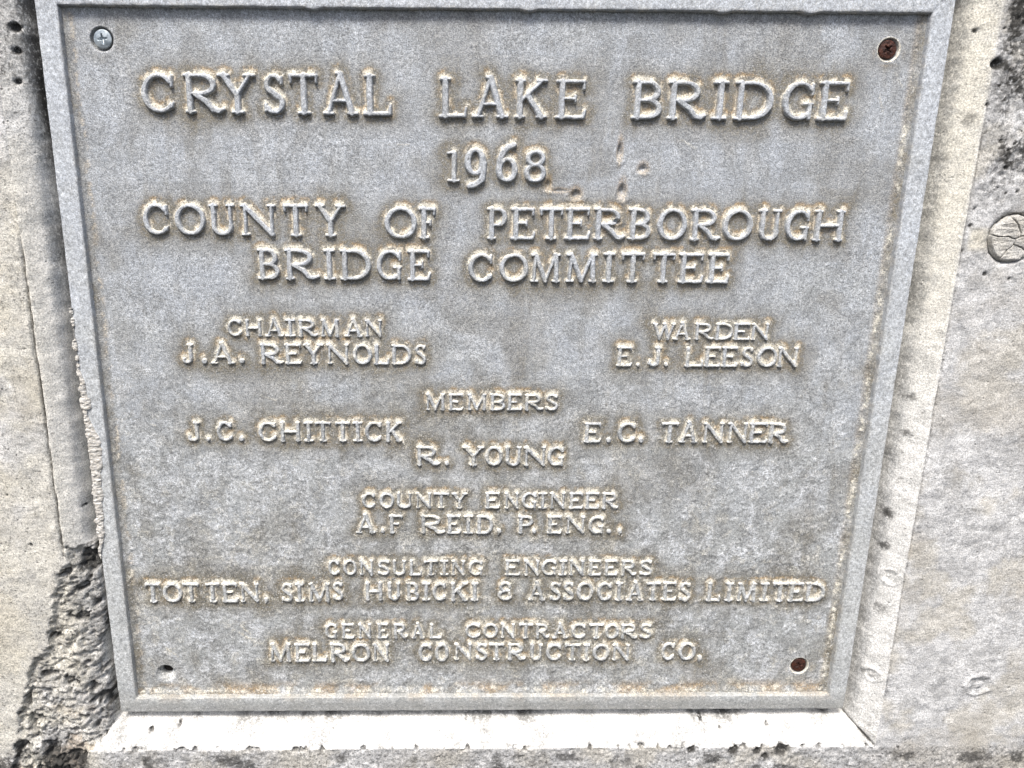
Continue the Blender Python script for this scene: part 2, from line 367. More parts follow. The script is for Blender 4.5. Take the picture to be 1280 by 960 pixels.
        seg(cx - rx * .55, .62, cx + rx * .55, .43, T)
        seg(A - S - .03, .92, A - S - .03, .76 + bk, S); seg(S + .01, .08, S + .01, .25 - bk, S)
    elif ch == 'U':
        seg(L, hi, L, .30); serif(L, hi, sv, sv); seg(R, hi, R, .30, N); serif(R, hi, sv, sv)
        arc(A / 2, .32, (R - L) / 2, .32 - N, 180, 360)
    elif ch == 'J':
        x = A * .62; seg(x, hi, x, .28); serif(x, hi, .12, .12); arc(x - A * .27, .25, A * .27, .25 - N, 0, -150); seg(S + .04, .22, S + .05, .24, S * 1.4)
    elif ch == '9':
        arc(A * .48, .66, A * .48 - T, .34 - N, 0, 360, n=22)
        q = [(A - T, .62), (A - T - .01, .42), (A * .78, .22), (A * .50, .10), (A * .22, .05)]
        for i in range(4): seg(q[i][0], q[i][1], q[i + 1][0], q[i + 1][1], T, T * (.95 if i < 2 else .8))
    elif ch == '6':
        arc(A * .5, .32, A * .5 - T, .32 - N, 0, 360, n=22)
        q = [(T, .34), (T + .02, .56), (A * .30, .76), (A * .55, .90), (A * .82, .955)]
        for i in range(4): seg(q[i][0], q[i][1], q[i + 1][0], q[i + 1][1], T, T * (.95 if i < 2 else .75))
    elif ch == '8':
        arc(A / 2, .74, A * .40 - T * .6, .26 - N * 1.3, 0, 360, n=18); arc(A / 2, .30, A / 2 - T, .30 - N, 0, 360, n=20)
    elif ch == '&':
        arc(A * .56, .74, A * .34, .26 - N, 20, 260, T * .8, N, 12)
        arc(A * .56, .29, A * .44, .29 - N, 95, 330, T * .9, N, 14)
        seg(A * .5, .54, A * .82, .54, N); seg(A * .82, .45, A * .9, .18, N); seg(A * .78, .90, A * .82, .74, N)
    elif ch == '.':
        r = min(.13, A * .42); seg(A / 2, r, A / 2, r + .01, r)
    elif ch == ',':
        r = min(.12, A * .42); seg(A / 2, r, A / 2, r + .02, r); seg(A / 2 + .02, .08, A / 2 - .04, -.08, .06, .03)
    return out

def glyph_sdf(segs, X, Y):
    D = np.full(X.shape, 9.0)
    for (x1, y1, x2, y2, r1, r2) in segs:
        dx, dy = x2 - x1, y2 - y1; q = dx * dx + dy * dy
        t = np.clip(((X - x1) * dx + (Y - y1) * dy) / q, 0, 1) if q > 1e-9 else np.zeros_like(X)
        D = np.minimum(D, np.hypot(X - x1 - t * dx, Y - y1 - t * dy) - (r1 + (r2 - r1) * t))
    return D

LETTERS = []
for rec in INSCRIPTION.split('|'):
    if rec:
        ch, k = rec[0], int(rec[1]); a, b, z0, z1 = [float(q) * 1e-4 for q in rec[2:].split()]
        LETTERS.append((ch, k, a, b, z0, z1))

# ------------------------------------------------------------------ the concrete wall with its splayed recess
WX0, WX1, WZ0, WZ1 = -1.6, 1.6, -1.0, 1.25
FX, FZ0, FZ1 = .3020, -.0043, .5525           # edge of the recess floor
BW, FLOOR, FACE = .0205, .017, -.0181
PLUG = (.3585, .3885, .0162)
SPALL = np.array([(-.293, .156), (-.318, .153), (-.329, .128), (-.340, .096), (-.345, .072), (-.362, .050), (-.373, .012),
                  (-.383, -.030), (-.398, -.075), (-.410, -.12), (-.338, -.12), (-.334, -.055), (-.3235, -.027), (-.3035, -.006),
                  (-.3035, .03), (-.3065, .055), (-.303, .085), (-.293, .12)])

def poly_sdf(P, X, Y):
    n = len(P); d = np.full(X.shape, 1e9); s = np.zeros(X.shape, bool)
    for i in range(n):
        ax, ay = P[i]; bx, by = P[(i + 1) % n]
        ex, ey = bx - ax, by - ay
        t = np.clip(((X - ax) * ex + (Y - ay) * ey) / (ex * ex + ey * ey), 0, 1)
        d = np.minimum(d, np.hypot(X - ax - t * ex, Y - ay - t * ey))
        if abs(ey) > 1e-12:
            s ^= ((ay > Y) != (by > Y)) & (X < ex * (Y - ay) / ey + ax)
    return np.where(s, -d, d)

def out_dist(x, z):
    return np.maximum(np.maximum(-FX - x, x - FX), np.maximum(FZ0 - z, z - FZ1))

PITS = []
_r = random.Random(5)
for i in range(110):       # blow holes in the face and the splays
    x = _r.uniform(-.43, .50); z = _r.uniform(-.07, .60)
    if _r.random() < .35: x = _r.uniform(.30, .40); z = _r.uniform(.36, .60)
    if abs(x) < .303 and FZ0 < z < FZ1: continue
    if abs(x) < .3235 and -.026 < z < .574 and _r.random() < .93: continue
    PITS.append((x, z, _r.uniform(.0006, .0015) * (1 if _r.random() < .8 else 1.7), _r.uniform(.0008, .0020)))
PITS += [(-.3115, .519, .0028, .004), (-.3120, .505, .0022, .003), (-.3135, .486, .002, .003), (.3252, .5005, .0036, .004),
         (.3125, .522, .0014, .002), (-.2745, -.0135, .0022, .004), (-.252, -.010, .0016, .003),
         (.236, -.012, .0018, .003), (.196, -.014, .0014, .003), (.181, -.009, .0014, .002), (-.308, .185, .0012, .003),
         (-.300, .183, .0020, .003), (.3180, .262, .0008, .001), (.3170, .105, .0007, .001),
         (.205, -.0285, .004, .003), (.225, -.0290, .0034, .003), (.245, -.0280, .0052, .003), (.17, -.0275, .003, .002), (.232, -.0345, .003, .002)]

def wall_y(x, z):
    e = out_dist(x, z)
    left = sstep(-.29, -.31, x); right = sstep(.29, .31, x)
    e = e + (fbm(x, z, 90, 3, 5) - .5) * .0018
    r = np.clip(e / BW, 0, 1)
    # splays run steep out of the recess and roll over towards the face
    base = FACE + .0165 * (1 - r) + (FLOOR - FACE - .0165) * (np.clip(.42 - r, 0, 1) / .42) ** 2
    base = base - left * np.sin(np.pi * r) * .0016
    k = np.clip((e - BW) / .0010, -1, 1)
    base = base + (1 - np.abs(k)) * .00020                    # worn arris
    onface = sstep(BW - .001, BW + .002, e)
    y = base
    # board grain on the face: long horizontal fibres
    y = y - onface * ((fbm(x * .6, z, 260, 4, 11, .6) - .5) * (.0006 + .0011 * np.exp(-((z - .385) / .03) ** 2) * right) + (fbm(x, z, 30, 4, 12) - .5) * .003)
    y = y - (1 - onface) * (fbm(x, z, 160, 4, 14, .6) - .5) * .0012
    # rough zones
    rough = np.clip(sstep(.415, .47, z + (fbm(x, z, 40, 3, 20) - .5) * .12) * sstep(.318, .335, x) + sstep(-.0225, -.029, z) * .55, 0, 1)
    y = y - rough * (fbm(x, z, 330, 4, 21, .7) - .5) * .0036
    # thin seams: long crack beside the left splay, lip beside the right one, mitre at the corners
    crack = np.exp(-((e - BW - .0002) / .00075) ** 2) * left * sstep(.40, .36, z) * sstep(.14, .16, z)
    y = y + crack * (.0022 + .0015 * vnoise(x, z, 60, 8))
    lip = np.exp(-((e - BW - .0012) / .0008) ** 2) * right * sstep(.50, .44, z) * sstep(.0, .03, z)
    y = y + lip * .0011
    mit = np.exp(-(((x - FX) + (z - FZ0)) / .0011) ** 2) * (x > FX - .001) * (z < FZ0 + .001) * (1 - onface)
    y = y + mit * .003
    vert = np.exp(-((x - FX + .001) / .0008) ** 2) * (z < FZ0) * (1 - onface)
    y = y + vert * .0006
    # bottom arris chipped
    chip = np.exp(-((e - BW) / .0022) ** 2) * sstep(-.018, -.022, z) * sstep(.56, .72, fbm(x, z, 210, 3, 30))
    y = y + chip * .0035
    for (px, pz, pr, pd) in PITS:
        m = (np.abs(x - px) < 3 * pr) & (np.abs(z - pz) < 3 * pr)
        if m.any():
            d = np.hypot(x[m] - px, z[m] - pz) * (1 + .35 * (vnoise(x[m], z[m], 500, 9) - .5)) / pr
            y[m] += pd * sstep(1.25, .5, d)
    # blister with a dent on the face, hollow on the right splay
    for (px, pz, rx, rz, am) in ((.3985, .0335, .0105, .0088, .6), (.3140, .0385, .0050, .0060, .5), (.2546, -.0125, .0062, .0040, .7), (.3150, .127, .005, .006, .5)):
        u = np.hypot((x - px) / rx, (z - pz) / rz) + (fbm(x, z, 170, 4, 33, .6) - .5) * .8
        y = y - am * .0017 * np.exp(-((u - 1) / .16) ** 2) + am * .0022 * sstep(.95, .25, u) - am * .002 * sstep(.34, .12, u)
    # socket of the tie-hole plug
    px, pz, pr = PLUG
    d = np.hypot(x - px, z - pz) + (vnoise(x, z, 300, 3) - .5) * .0012
    y = y + .0055 * sstep(pr + .0014, pr + .0004, d)
    y = y + .0018 * np.exp(-((d - pr - .001) / .002) ** 2) * sstep(px + .002, px - .01, x)
    # spalled corner
    s = poly_sdf(SPALL, x, z) + (fbm(x, z, 110, 4, 40, .6) - .5) * .012
    ins = sstep(.0012, -.0035, s)
    rug = (fbm(x, z, 75, 4, 41, .5) - .5) * .0040 + (fbm(x, z, 330, 3, 43, .6) - .5) * .0015
    lumps = sstep(.50, .70, fbm(x, z, 200, 2, 45)) * .0014
    holes = sstep(.60, .70, fbm(x, z, 120, 2, 46)) * .0042 + sstep(.62, .70, fbm(x, z, 340, 2, 47)) * .0034
    broken = FACE + .0022 + .0098 * (1 - r)
    y = y + (broken - y) * sstep(.0012, -.0030, s)
    y = y + ins * (.0016 + rug - lumps + holes)
    y = np.where(x > -.3018, np.where(s < .001, np.maximum(y, .009), y), y)
    y = np.minimum(y, .03)
    return y, e, s, rough, crack, lip, mit, chip

def axis(a, b, lo, hi, fine):
    """fine steps between a and b, growing steps out to lo and hi"""
    core = list(np.arange(a, b + fine / 2, fine))
    up, st = [core[-1]], fine
    while up[-1] < hi - 1e-6: st *= 1.35; up.append(min(up[-1] + st, hi))
    dn, st = [core[0]], fine
    while dn[-1] > lo + 1e-6: st *= 1.35; dn.append(max(dn[-1] - st, lo))
    return np.array(dn[:0:-1] + core + up[1:])

def build_wall():
    root = empty('concrete_wall', 'pale weathered concrete wall with a recess around the metal plaque, lower left corner broken',
                 'concrete wall', (0, 0, WZ0))
    st = .00095
    xs = axis(-.46, .52, WX0, WX1, st); zs = axis(-.085, .605, WZ0, WZ1, st)
    X, Z = np.meshgrid(xs, zs, indexing='ij')
    y, e, s, rough, crack, lip, mit, chip = wall_y(X.ravel().copy(), Z.ravel().copy())
    Xr, Zr = X.ravel(), Z.ravel()
    dark = np.zeros_like(y)
    # lichen, grime, dark pits and seams; also shade painted beside the plaque
    n1 = fbm(Xr, Zr, 55, 4, 60)
    dark += sstep(.0, .0105, .0105 - np.abs(Xr + .297 + (Zr - .452) * .05)) * sstep(.06, .015, np.abs(Zr - .455)) * 1.5
    dark += sstep(.0095, .002, e) * sstep(-.29, -.30, Xr) * sstep(.30, .36, Zr) * (.1 + .6 * n1)  # dark gap shade painted along the upper left plaque edge
    dark += sstep(.0125, .0035, e) * np.where(Xr > 0, .52, .22) * (.35 + n1) * (Zr > -.003)  # painted shade fading away from the plaque gap, mixed with grime
    dark += sstep(-.300, -.312, Xr) * sstep(.47, .50, Zr) * .45
    nf = fbm(Xr, Zr, 260, 4, 61, .7)
    dark += rough * (sstep(.46, .66, n1) * .30 + .35 + sstep(.50, .62, nf) * .55) * (Zr > .1)
    dark += (s < 0) * (sstep(.47, .62, fbm(Xr, Zr, 60, 3, 71)) * .26 + sstep(.54, .64, fbm(Xr, Zr, 420, 3, 72, .7)) * .40 + sstep(.60, .68, fbm(Xr, Zr, 120, 2, 46)) * .6)
    dark += sstep(.014, .002, np.hypot(Xr - .335, Zr - .533)) * .9
    dark += sstep(.0022, .0008, np.abs(np.hypot(Xr - PLUG[0], Zr - PLUG[1]) - PLUG[2] - .001)) * .35
    dark += (Zr < FZ0) * (e < BW) * sstep(.46, .66, fbm(Xr, Zr, 70, 4, 68, .6)) * .42
    dark += crack * 1.1 + mit * .9 + lip * .55 + chip * .8
    dark += sstep(.008, .0, e) * (Zr < FZ0) * sstep(.40, .64, fbm(Xr * .6, Zr, 60, 3, 66)) * .75  # shadow below the plaque painted onto the bottom splay, broken by smudges
    dark += sstep(-.028, -.033, Zr) * sstep(.50, .62, fbm(Xr, Zr, 50, 3, 67)) * .5 + sstep(-.0245, -.027, Zr) * .33
    for (px, pz, pr, pd) in PITS: dark += .85 * sstep(pr * 1.5, pr * .6, np.hypot(Xr - px, Zr - pz))
    for (px, pz, rx, rz, am) in ((.3985, .0335, .0105, .0088, .6), (.3140, .0385, .0050, .0060, .7), (.2546, -.0125, .0062, .0040, .5)):
        u = np.hypot((Xr - px) / rx, (Zr - pz) / rz) + (fbm(Xr, Zr, 170, 4, 33, .6) - .5) * .8
        dark += sstep(1.3, .6, u) * .75 * am * (.4 + n1) + np.exp(-((u - 1.02) / .10) ** 2) * .55 * am * sstep(.45, .6, n1)
    for (px, pz, w) in ((.3135, .098, .0050), (.3105, .152, .0035), (.3100, .178, .0045), (.3120, .208, .0035), (.3115, .245, .004), (.3110, .272, .004), (.3160, .466, .0035)):
        dark += .62 * sstep(w * 1.2, w * .2, np.hypot(Xr - px, (Zr - pz) * .8) + (fbm(Xr, Zr, 300, 3, 74) - .5) * .006)
    for (px, pz, w) in ((.016, -.010, .008), (-.20, -.008, .02), (.02, -.022, .006)):
        dark += .7 * sstep(w, 0, np.hypot(Xr - px, (Zr - pz) * 1.5)) * n1 * 1.6
    cream = sstep(-.30, -.33, Xr) * sstep(.36, .60, fbm(Xr, Zr, 26, 3, 70) + .12 * sstep(.36, .27, Zr)) * .5
    cream += sstep(.30, .31, Xr) * sstep(BW + .002, BW - .002, e) * sstep(.20, .42, Zr) * .6
    cream += sstep(.325, .33, Xr) * sstep(.010, .004, np.abs(Zr - .388)) * sstep(.346, .338, Xr) * .8
    cream = np.clip(cream, 0, 1)
    rgh = np.clip(rough + sstep(-.30, -.33, Xr) * .55 + sstep(.42, .48, Zr) * sstep(-.30, -.31, Xr) * .4 + (s < .001) * .55, 0, 1)
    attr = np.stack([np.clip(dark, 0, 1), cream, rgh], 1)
    V = np.stack([Xr, y, Zr - WZ0], 1)
    nx, nz = len(xs), len(zs)
    F = grid_faces(nx, nz)
    cx = (Xr[F[:, 0]] + Xr[F[:, 2]]) / 2; cz = (Zr[F[:, 0]] + Zr[F[:, 2]]) / 2
    ec = out_dist(cx, cz); sc = s[F].mean(1)
    seen = ec > -.012
    sp = (sc < -.0004) & seen
    face = (ec > BW) & ~sp
    bev = (ec <= BW) & (ec > 0) & seen & ~sp
    flo = (ec <= 0) & seen & ~sp
    def piece(name, mask, mat, label=None):
        v, f, a = compact(V, F[mask], attr)
        o = link_mesh(name, v, f, mat, root, a)
        if label: o['label'] = label
        return o
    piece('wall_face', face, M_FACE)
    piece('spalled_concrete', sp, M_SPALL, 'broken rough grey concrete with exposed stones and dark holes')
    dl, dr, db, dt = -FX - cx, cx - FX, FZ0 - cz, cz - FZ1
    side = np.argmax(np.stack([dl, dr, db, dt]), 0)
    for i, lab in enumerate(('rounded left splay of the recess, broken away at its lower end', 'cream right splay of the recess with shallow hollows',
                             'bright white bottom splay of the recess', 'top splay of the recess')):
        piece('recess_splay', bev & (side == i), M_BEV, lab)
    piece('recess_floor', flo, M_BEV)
    # solid body of the wall behind the cast face: four sides and back, butting the face sheet's rim
    d = .35
    ye = FACE
    P = [(WX0, ye, 0), (WX1, ye, 0), (WX1, ye, WZ1 - WZ0), (WX0, ye, WZ1 - WZ0)]
    Q = [(a, d, c_) for a, b, c_ in P]
    link_mesh('wall_back', P + Q, [(0, 4, 5, 1), (1, 5, 6, 2), (2, 6, 7, 3), (3, 7, 4, 0), (4, 7, 6, 5)], M_FACE, root,
              np.zeros((8, 3)), smooth=False)
    # plug
    px, pz, pr = PLUG
    g = np.linspace(-pr - .0005, pr + .0005, 92)
    X, Z = [q.ravel() for q in np.meshgrid(g, g, indexing='ij')]
    rr = np.hypot(X, Z) + (vnoise(X, Z, 400, 5) - .5) * .0010
    yy = -.0006 * sstep(pr, pr * .8, rr) + .004 * sstep(pr - .0012, pr + .0003, rr)
    yy = yy - (fbm(X * .25, Z, 500, 4, 90, .6) - .5) * .0014
    crk = np.full(X.shape, 9.)
    for pl in ([(-.0165, .0035), (-.012, .0015), (-.004, .001), (.001, 0.), (.003, .0012), (.0165, .004)], [(-.004, .0145), (.001, .009), (.0035, .004), (.004, .0012)],
               [(.001, 0.), (-.001, -.005), (-.0045, -.009), (-.0075, -.0135)], [(-.0005, -.0035), (.006, -.006), (.012, -.011)]):
        for a, b in zip(pl, pl[1:]):
            crk = np.minimum(crk, glyph_sdf([(a[0], a[1], b[0], b[1], 0, 0)], X + (vnoise(X, Z, 350, 1) - .5) * .0012, Z + (vnoise(X, Z, 350, 2) - .5) * .0012))
    cm = sstep(.0005, .0001, crk)
    yy = yy + cm * .0016
    at = np.stack([np.clip(cm * .7 + .12, 0, 1), .25 + 0 * X, .15 + 0 * X], 1)
    keep = (rr < pr + .0003).reshape(92, 92)
    keep = keep[:-1, :-1] & keep[1:, 1:] & keep[1:, :-1] & keep[:-1, 1:]
    v, f, a = compact(np.stack([X, yy, Z], 1), grid_faces(92, 92, keep), at)
    o = link_mesh('tie_hole_plug', v, f, M_FACE, root, a, loc=(px, FACE, pz - WZ0))
    o['label'] = 'round cracked mortar plug in a dark-rimmed hole'
    return root

# ------------------------------------------------------------------ plaque
PW, PH, RW = .600, .548, .0150
RIM_Y = -.0050
SCREWS = [(-.2611, .5139, 'zinc'), (.2626, .5116, 'rust'), (-.2609, .0339, 'none'), (.2599, .0391, 'rust')]
GOUGES = [(.0859, .4464, .0016, .0072, .0026), (.1028, .4343, .0030, .0034, .0018), (.0892, .4197, .0024, .0062, .0028),
          (.0371, .4232, .0020, .0045, .0018), (.0569, .4169, .0032, .0040, .0022), (.0450, .4190, .0050, .0014, .0009), (.0860, .3985, .0022, .0022, .004)]

SCRATCH = []
_s = random.Random(11)
for i in range(34):
    _x, _z, _l, _a = _s.uniform(-.27, .27), _s.uniform(.03, .50), _s.uniform(.004, .016), _s.gauss(-.5, .5)
    SCRATCH.append((_x, _z, _x + _l * math.cos(_a), _z + _l * math.sin(_a), _s.uniform(.2, .7)))
SCRATCH += [(-.205, .075, -.185, .062, .9), (-.198, .078, -.190, .070, .8), (-.262, .060, -.250, .050, .9), (.045, .470, .052, .474, .5)]

def letter_field(X, Z, x0, z0, st):
    """distance (metres) from every panel vertex to the nearest letter, and to the letters shifted upward"""
    D = np.full(X.shape, .03); U = np.full(X.shape, .03); U3 = np.full(X.shape, .03); K = np.zeros(X.shape)
    for (ch, k, a, b, za, zb) in LETTERS:
        H = zb - za; pad = .014
        i0 = max(int((a - pad - x0) / st), 0); i1 = min(int((b + pad - x0) / st) + 2, X.shape[0])
        j0 = max(int((za - pad - z0) / st), 0); j1 = min(int((zb + pad - z0) / st) + 2, X.shape[1])
        xs, zs = X[i0:i1, j0:j1], Z[i0:i1, j0:j1]
        g = glyph(ch, (b - a) / H, k)
        d = glyph_sdf(g, (xs - a) / H, (zs - za) / H) * H
        D[i0:i1, j0:j1] = np.minimum(D[i0:i1, j0:j1], d)
        # just above an upward edge: the letter lies below this point
        U3[i0:i1, j0:j1] = np.minimum(U3[i0:i1, j0:j1], np.where(d > -.0005, glyph_sdf(g, (xs - a) / H, (zs - .0034 - za) / H) * H, .03))
        U[i0:i1, j0:j1] = np.minimum(U[i0:i1, j0:j1], np.where(d > -.001, glyph_sdf(g, (xs - a) / H, (zs - .0016 - za) / H) * H, .03))
    return D, U, U3

def panel_y(x, z):
    y = (fbm(x, z, 9, 2, 101) - .5) * .0010 + (fbm(x, z, 160, 4, 102, .6) - .5) * .0005
    low = sstep(.45, .1, z)
    y = y - low * np.clip(fbm(x, z, 300, 3, 103, .65) - .52, 0, 1) * .0022
    for (gx, gz, rx, rz, dp) in GOUGES:
        rx, rz, dp = rx * 2.3, rz * 1.1, dp * 1.2
        u = (x - gx) / rx; w = (z - gz) / rz
        # tear-drop: narrow above, blunt below
        t = np.hypot(u / np.clip(.62 - .45 * w, .25, 1.1), w)
        y = y + dp * sstep(1.05, .15, t + .25 * w * (w > 0)) - dp * .16 * np.exp(-((t - 1.25) / .2) ** 2) * (w < .2)
    # fillet up to the rim
    q = np.minimum(np.minimum(x + PW / 2, PW / 2 - x), np.minimum(z, PH - z)) - RW
    y = y - .0011 * sstep(.006, .0, q)
    rag = fbm(x, z, 240, 3, 105)
    right = (PW / 2 - x - RW) < .0085
    y = y - right * sstep(.50, .62, rag) * np.exp(-((q - .0042) / .0018) ** 2) * .0006
    y = y - sstep(.014, .006, z - RW) * np.clip(rag - .45, 0, 1) * .002
    return y

def build_panel(root):
    st = .00100
    x0, x1, z0, z1 = -PW / 2 + RW - .0012, PW / 2 - RW + .0012, RW - .0012, PH - RW + .0012
    nx = int(round((x1 - x0) / st)) + 1; nz = int(round((z1 - z0) / st)) + 1
    xs = x0 + st * np.arange(nx); zs = z0 + st * np.arange(nz)
    X, Z = np.meshgrid(xs, zs, indexing='ij')
    D, U, U3 = letter_field(X, Z, x0, z0, st)
    N1 = fbm(X, Z, 70, 4, 110); N2 = fbm(X, Z, 200, 4, 111, .6)
    low = sstep(.45, .1, Z)
    pat = np.exp(-(np.clip(D, 0, 1) / .0034) ** 2) * .55 * (.4 + N2) + np.exp(-np.clip(D, 0, 1) / .0062) * (.50 + 1.1 * N1) * (1.05 - .15 * low)
    pat += sstep(.005, .0, np.minimum(np.minimum(X + PW / 2, PW / 2 - X), 1) - RW - .003) * .5 * N1 * 1.6
    pat += np.exp(-np.clip(Z - RW, 0, 1) / .010) * .7 * N1
    pat += sstep(.55, .7, fbm(X, Z, 22, 4, 112)) * .30
    for sx, sz, kind in SCREWS:
        pat += np.exp(-np.clip(np.hypot(X - sx, Z - sz) - .008, 0, 1) / .008) * .45 * (.5 + N1) * (1 if kind != 'zinc' else .4)
    wet = fbm(X, Z, 42, 4, 113, .6)
    och = np.exp(-(np.clip(U3, 0, 1) / .0016) ** 2) * sstep(.40, .60, N2) * sstep(.36, .60, wet + .08) * 1.1
    och += np.exp(-np.clip(D, 0, 1) / .0016) * sstep(.48, .66, N2) * .9 * sstep(.40, .6, wet)
    # faint drips running down the metal
    drip = fbm(X, Z * .10, 130, 3, 118)
    pat *= 1.3
    pat += sstep(.56, .70, drip) * .22 * sstep(.35, .6, wet)
    crud = np.exp(-(np.clip(U, 0, 1) / .0016) ** 2) * sstep(.36, .54, N2) * .95
    q = np.minimum(np.minimum(X + PW / 2, PW / 2 - X), Z) - RW
    rq = PW / 2 - X - RW; lq = X + PW / 2 - RW; bq = Z - RW
    crud += np.exp(-((rq - .0036 - .0034 * (fbm(X * 0, Z, 90, 3, 4) - .5)) / .0019) ** 2) * sstep(.44, .60, N2) * .85 * sstep(.535, .45, Z)
    crud += np.exp(-((lq - .0055) / .0014) ** 2) * sstep(.50, .62, N2) * .5
    crud += np.exp(-((bq - .0030) / .0030) ** 2) * sstep(.46, .62, N2) * .7
    och += np.exp(-((bq - .0045) / .0050) ** 2) * sstep(.42, .62, N1) * .75 + np.exp(-((lq - .0055) / .0018) ** 2) * .45 * sstep(.5, .6, N2) + np.exp(-((rq - .0055) / .002) ** 2) * .3 * N1
    crud += low * sstep(.56, .70, fbm(X, Z, 110, 4, 117, .65)) * .40
    for (ax, az, bx, bz, wd) in SCRATCH:
        ds = glyph_sdf([(ax, az, bx, bz, 0, 0)], X, Z)
        crud += sstep(.0011, .0003, ds) * wd * sstep(.40, .55, N2)
    for (gx, gz, rx, rz, dp) in GOUGES:
        crud += np.exp(-((np.hypot((X - gx) / rx, (Z - gz) / rz) - 1.25) / .3) ** 2) * (Z < gz) * .5
        och += np.exp(-((np.hypot((X - gx) / rx, (Z - gz) / rz) - 1.0) / .6) ** 2) * .55
    for sx, sz, kind in SCREWS:
        r = np.hypot(X - sx, Z - sz)
        if kind == 'rust': och += np.exp(-((r - .0075) / .003) ** 2) * .5 * (Z < sz)
    x, z = X.ravel(), Z.ravel()
    y = panel_y(x, z)
    A = np.clip(np.stack([pat.ravel(), och.ravel(), crud.ravel()], 1), 0, 1)
    V = np.stack([x, y, z], 1)
    keep = np.ones((nx - 1, nz - 1), bool)
    faces = []; extraV = []; extraA = []; base = len(V)
    for sx, sz, kind in SCREWS:
        h = 10; ci = int(round((sx - x0) / st)); cj = int(round((sz - z0) / st))
        keep[ci - h:ci + h, cj - h:cj + h] = False
        loop = [(ci - h + i, cj - h) for i in range(2 * h)] + [(ci + h, cj - h + j) for j in range(2 * h)] + \
               [(ci + h - i, cj + h) for i in range(2 * h)] + [(ci - h, cj + h - j) for j in range(2 * h)]
        idx = [i * nz + j for i, j in loop]; n = len(idx)
        P0 = V[idx][:, [0, 2]]
        ang = np.arctan2(P0[:, 1] - sz, P0[:, 0] - sx)
        if kind == 'none': prof = [(.0086, 0), (.0078, .0), (.0075, .0006), (.0062, .0022), (.0050, .0036), (.0044, .0046), (.0043, .0078)]
        elif kind == 'zinc': prof = [(.0086, 0), (.0078, 0), (.0076, .0006), (.0070, .0022), (.0064, .0036), (.0050, .0040)]
        else: prof = [(.0084, 0), (.0077, -.0001), (.0072, .0005), (.0064, .0018), (.0058, .0028), (.0050, .0030)]
        prev = idx
        for (pr, dy) in prof:
            off = (0, 0)
            if kind == 'none' and dy > .003: off = (0, .0018)
            qx = sx + off[0] + pr * np.cos(ang); qz = sz + off[1] + pr * np.sin(ang)
            if kind == 'none' and .0003 < dy < .003: qz = qz + .0012 * dy / .002
            qy = panel_y(qx, qz) * (dy <= 0) + panel_y(np.array([sx]), np.array([sz]))[0] * (dy > 0) + dy
            ids = list(range(base + len(extraV), base + len(extraV) + n))
            ring = 1.0 if (kind == 'rust' and -.0002 <= dy <= .0005) else .30 if (kind == 'none' and .0003 < dy < .004) else (.35 if kind != 'none' and dy < .001 else .1)
            for i in range(n):
                extraV.append((qx[i], qy[i], qz[i])); extraA.append((.25 if dy <= 0 or kind == 'none' else .5, .0, ring if dy != 0 else .1))
            for i in range(n): faces.append((prev[i], prev[(i + 1) % n], ids[(i + 1) % n], ids[i]))
            prev = ids
    V = np.vstack([V, np.array(extraV)]); A = np.vstack([A, np.array(extraA)])
    F = np.vstack([grid_faces(nx, nz, keep), np.array(faces)])
    v, f, a = compact(V, F, A)
    o = link_mesh('panel', v, f, M_PL, root, a)
    # near-black disc: painted shadow and dirt at the bottom of the empty screw hole
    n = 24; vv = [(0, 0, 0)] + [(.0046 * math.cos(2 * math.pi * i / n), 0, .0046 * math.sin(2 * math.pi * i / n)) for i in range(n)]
    link_mesh('hole_bottom', vv, [(0, 1 + i, 1 + (i + 1) % n) for i in range(n)], M_HOLE_SHADOW_DIRT, root, loc=(-.2609, .0076, .0361))
    return o

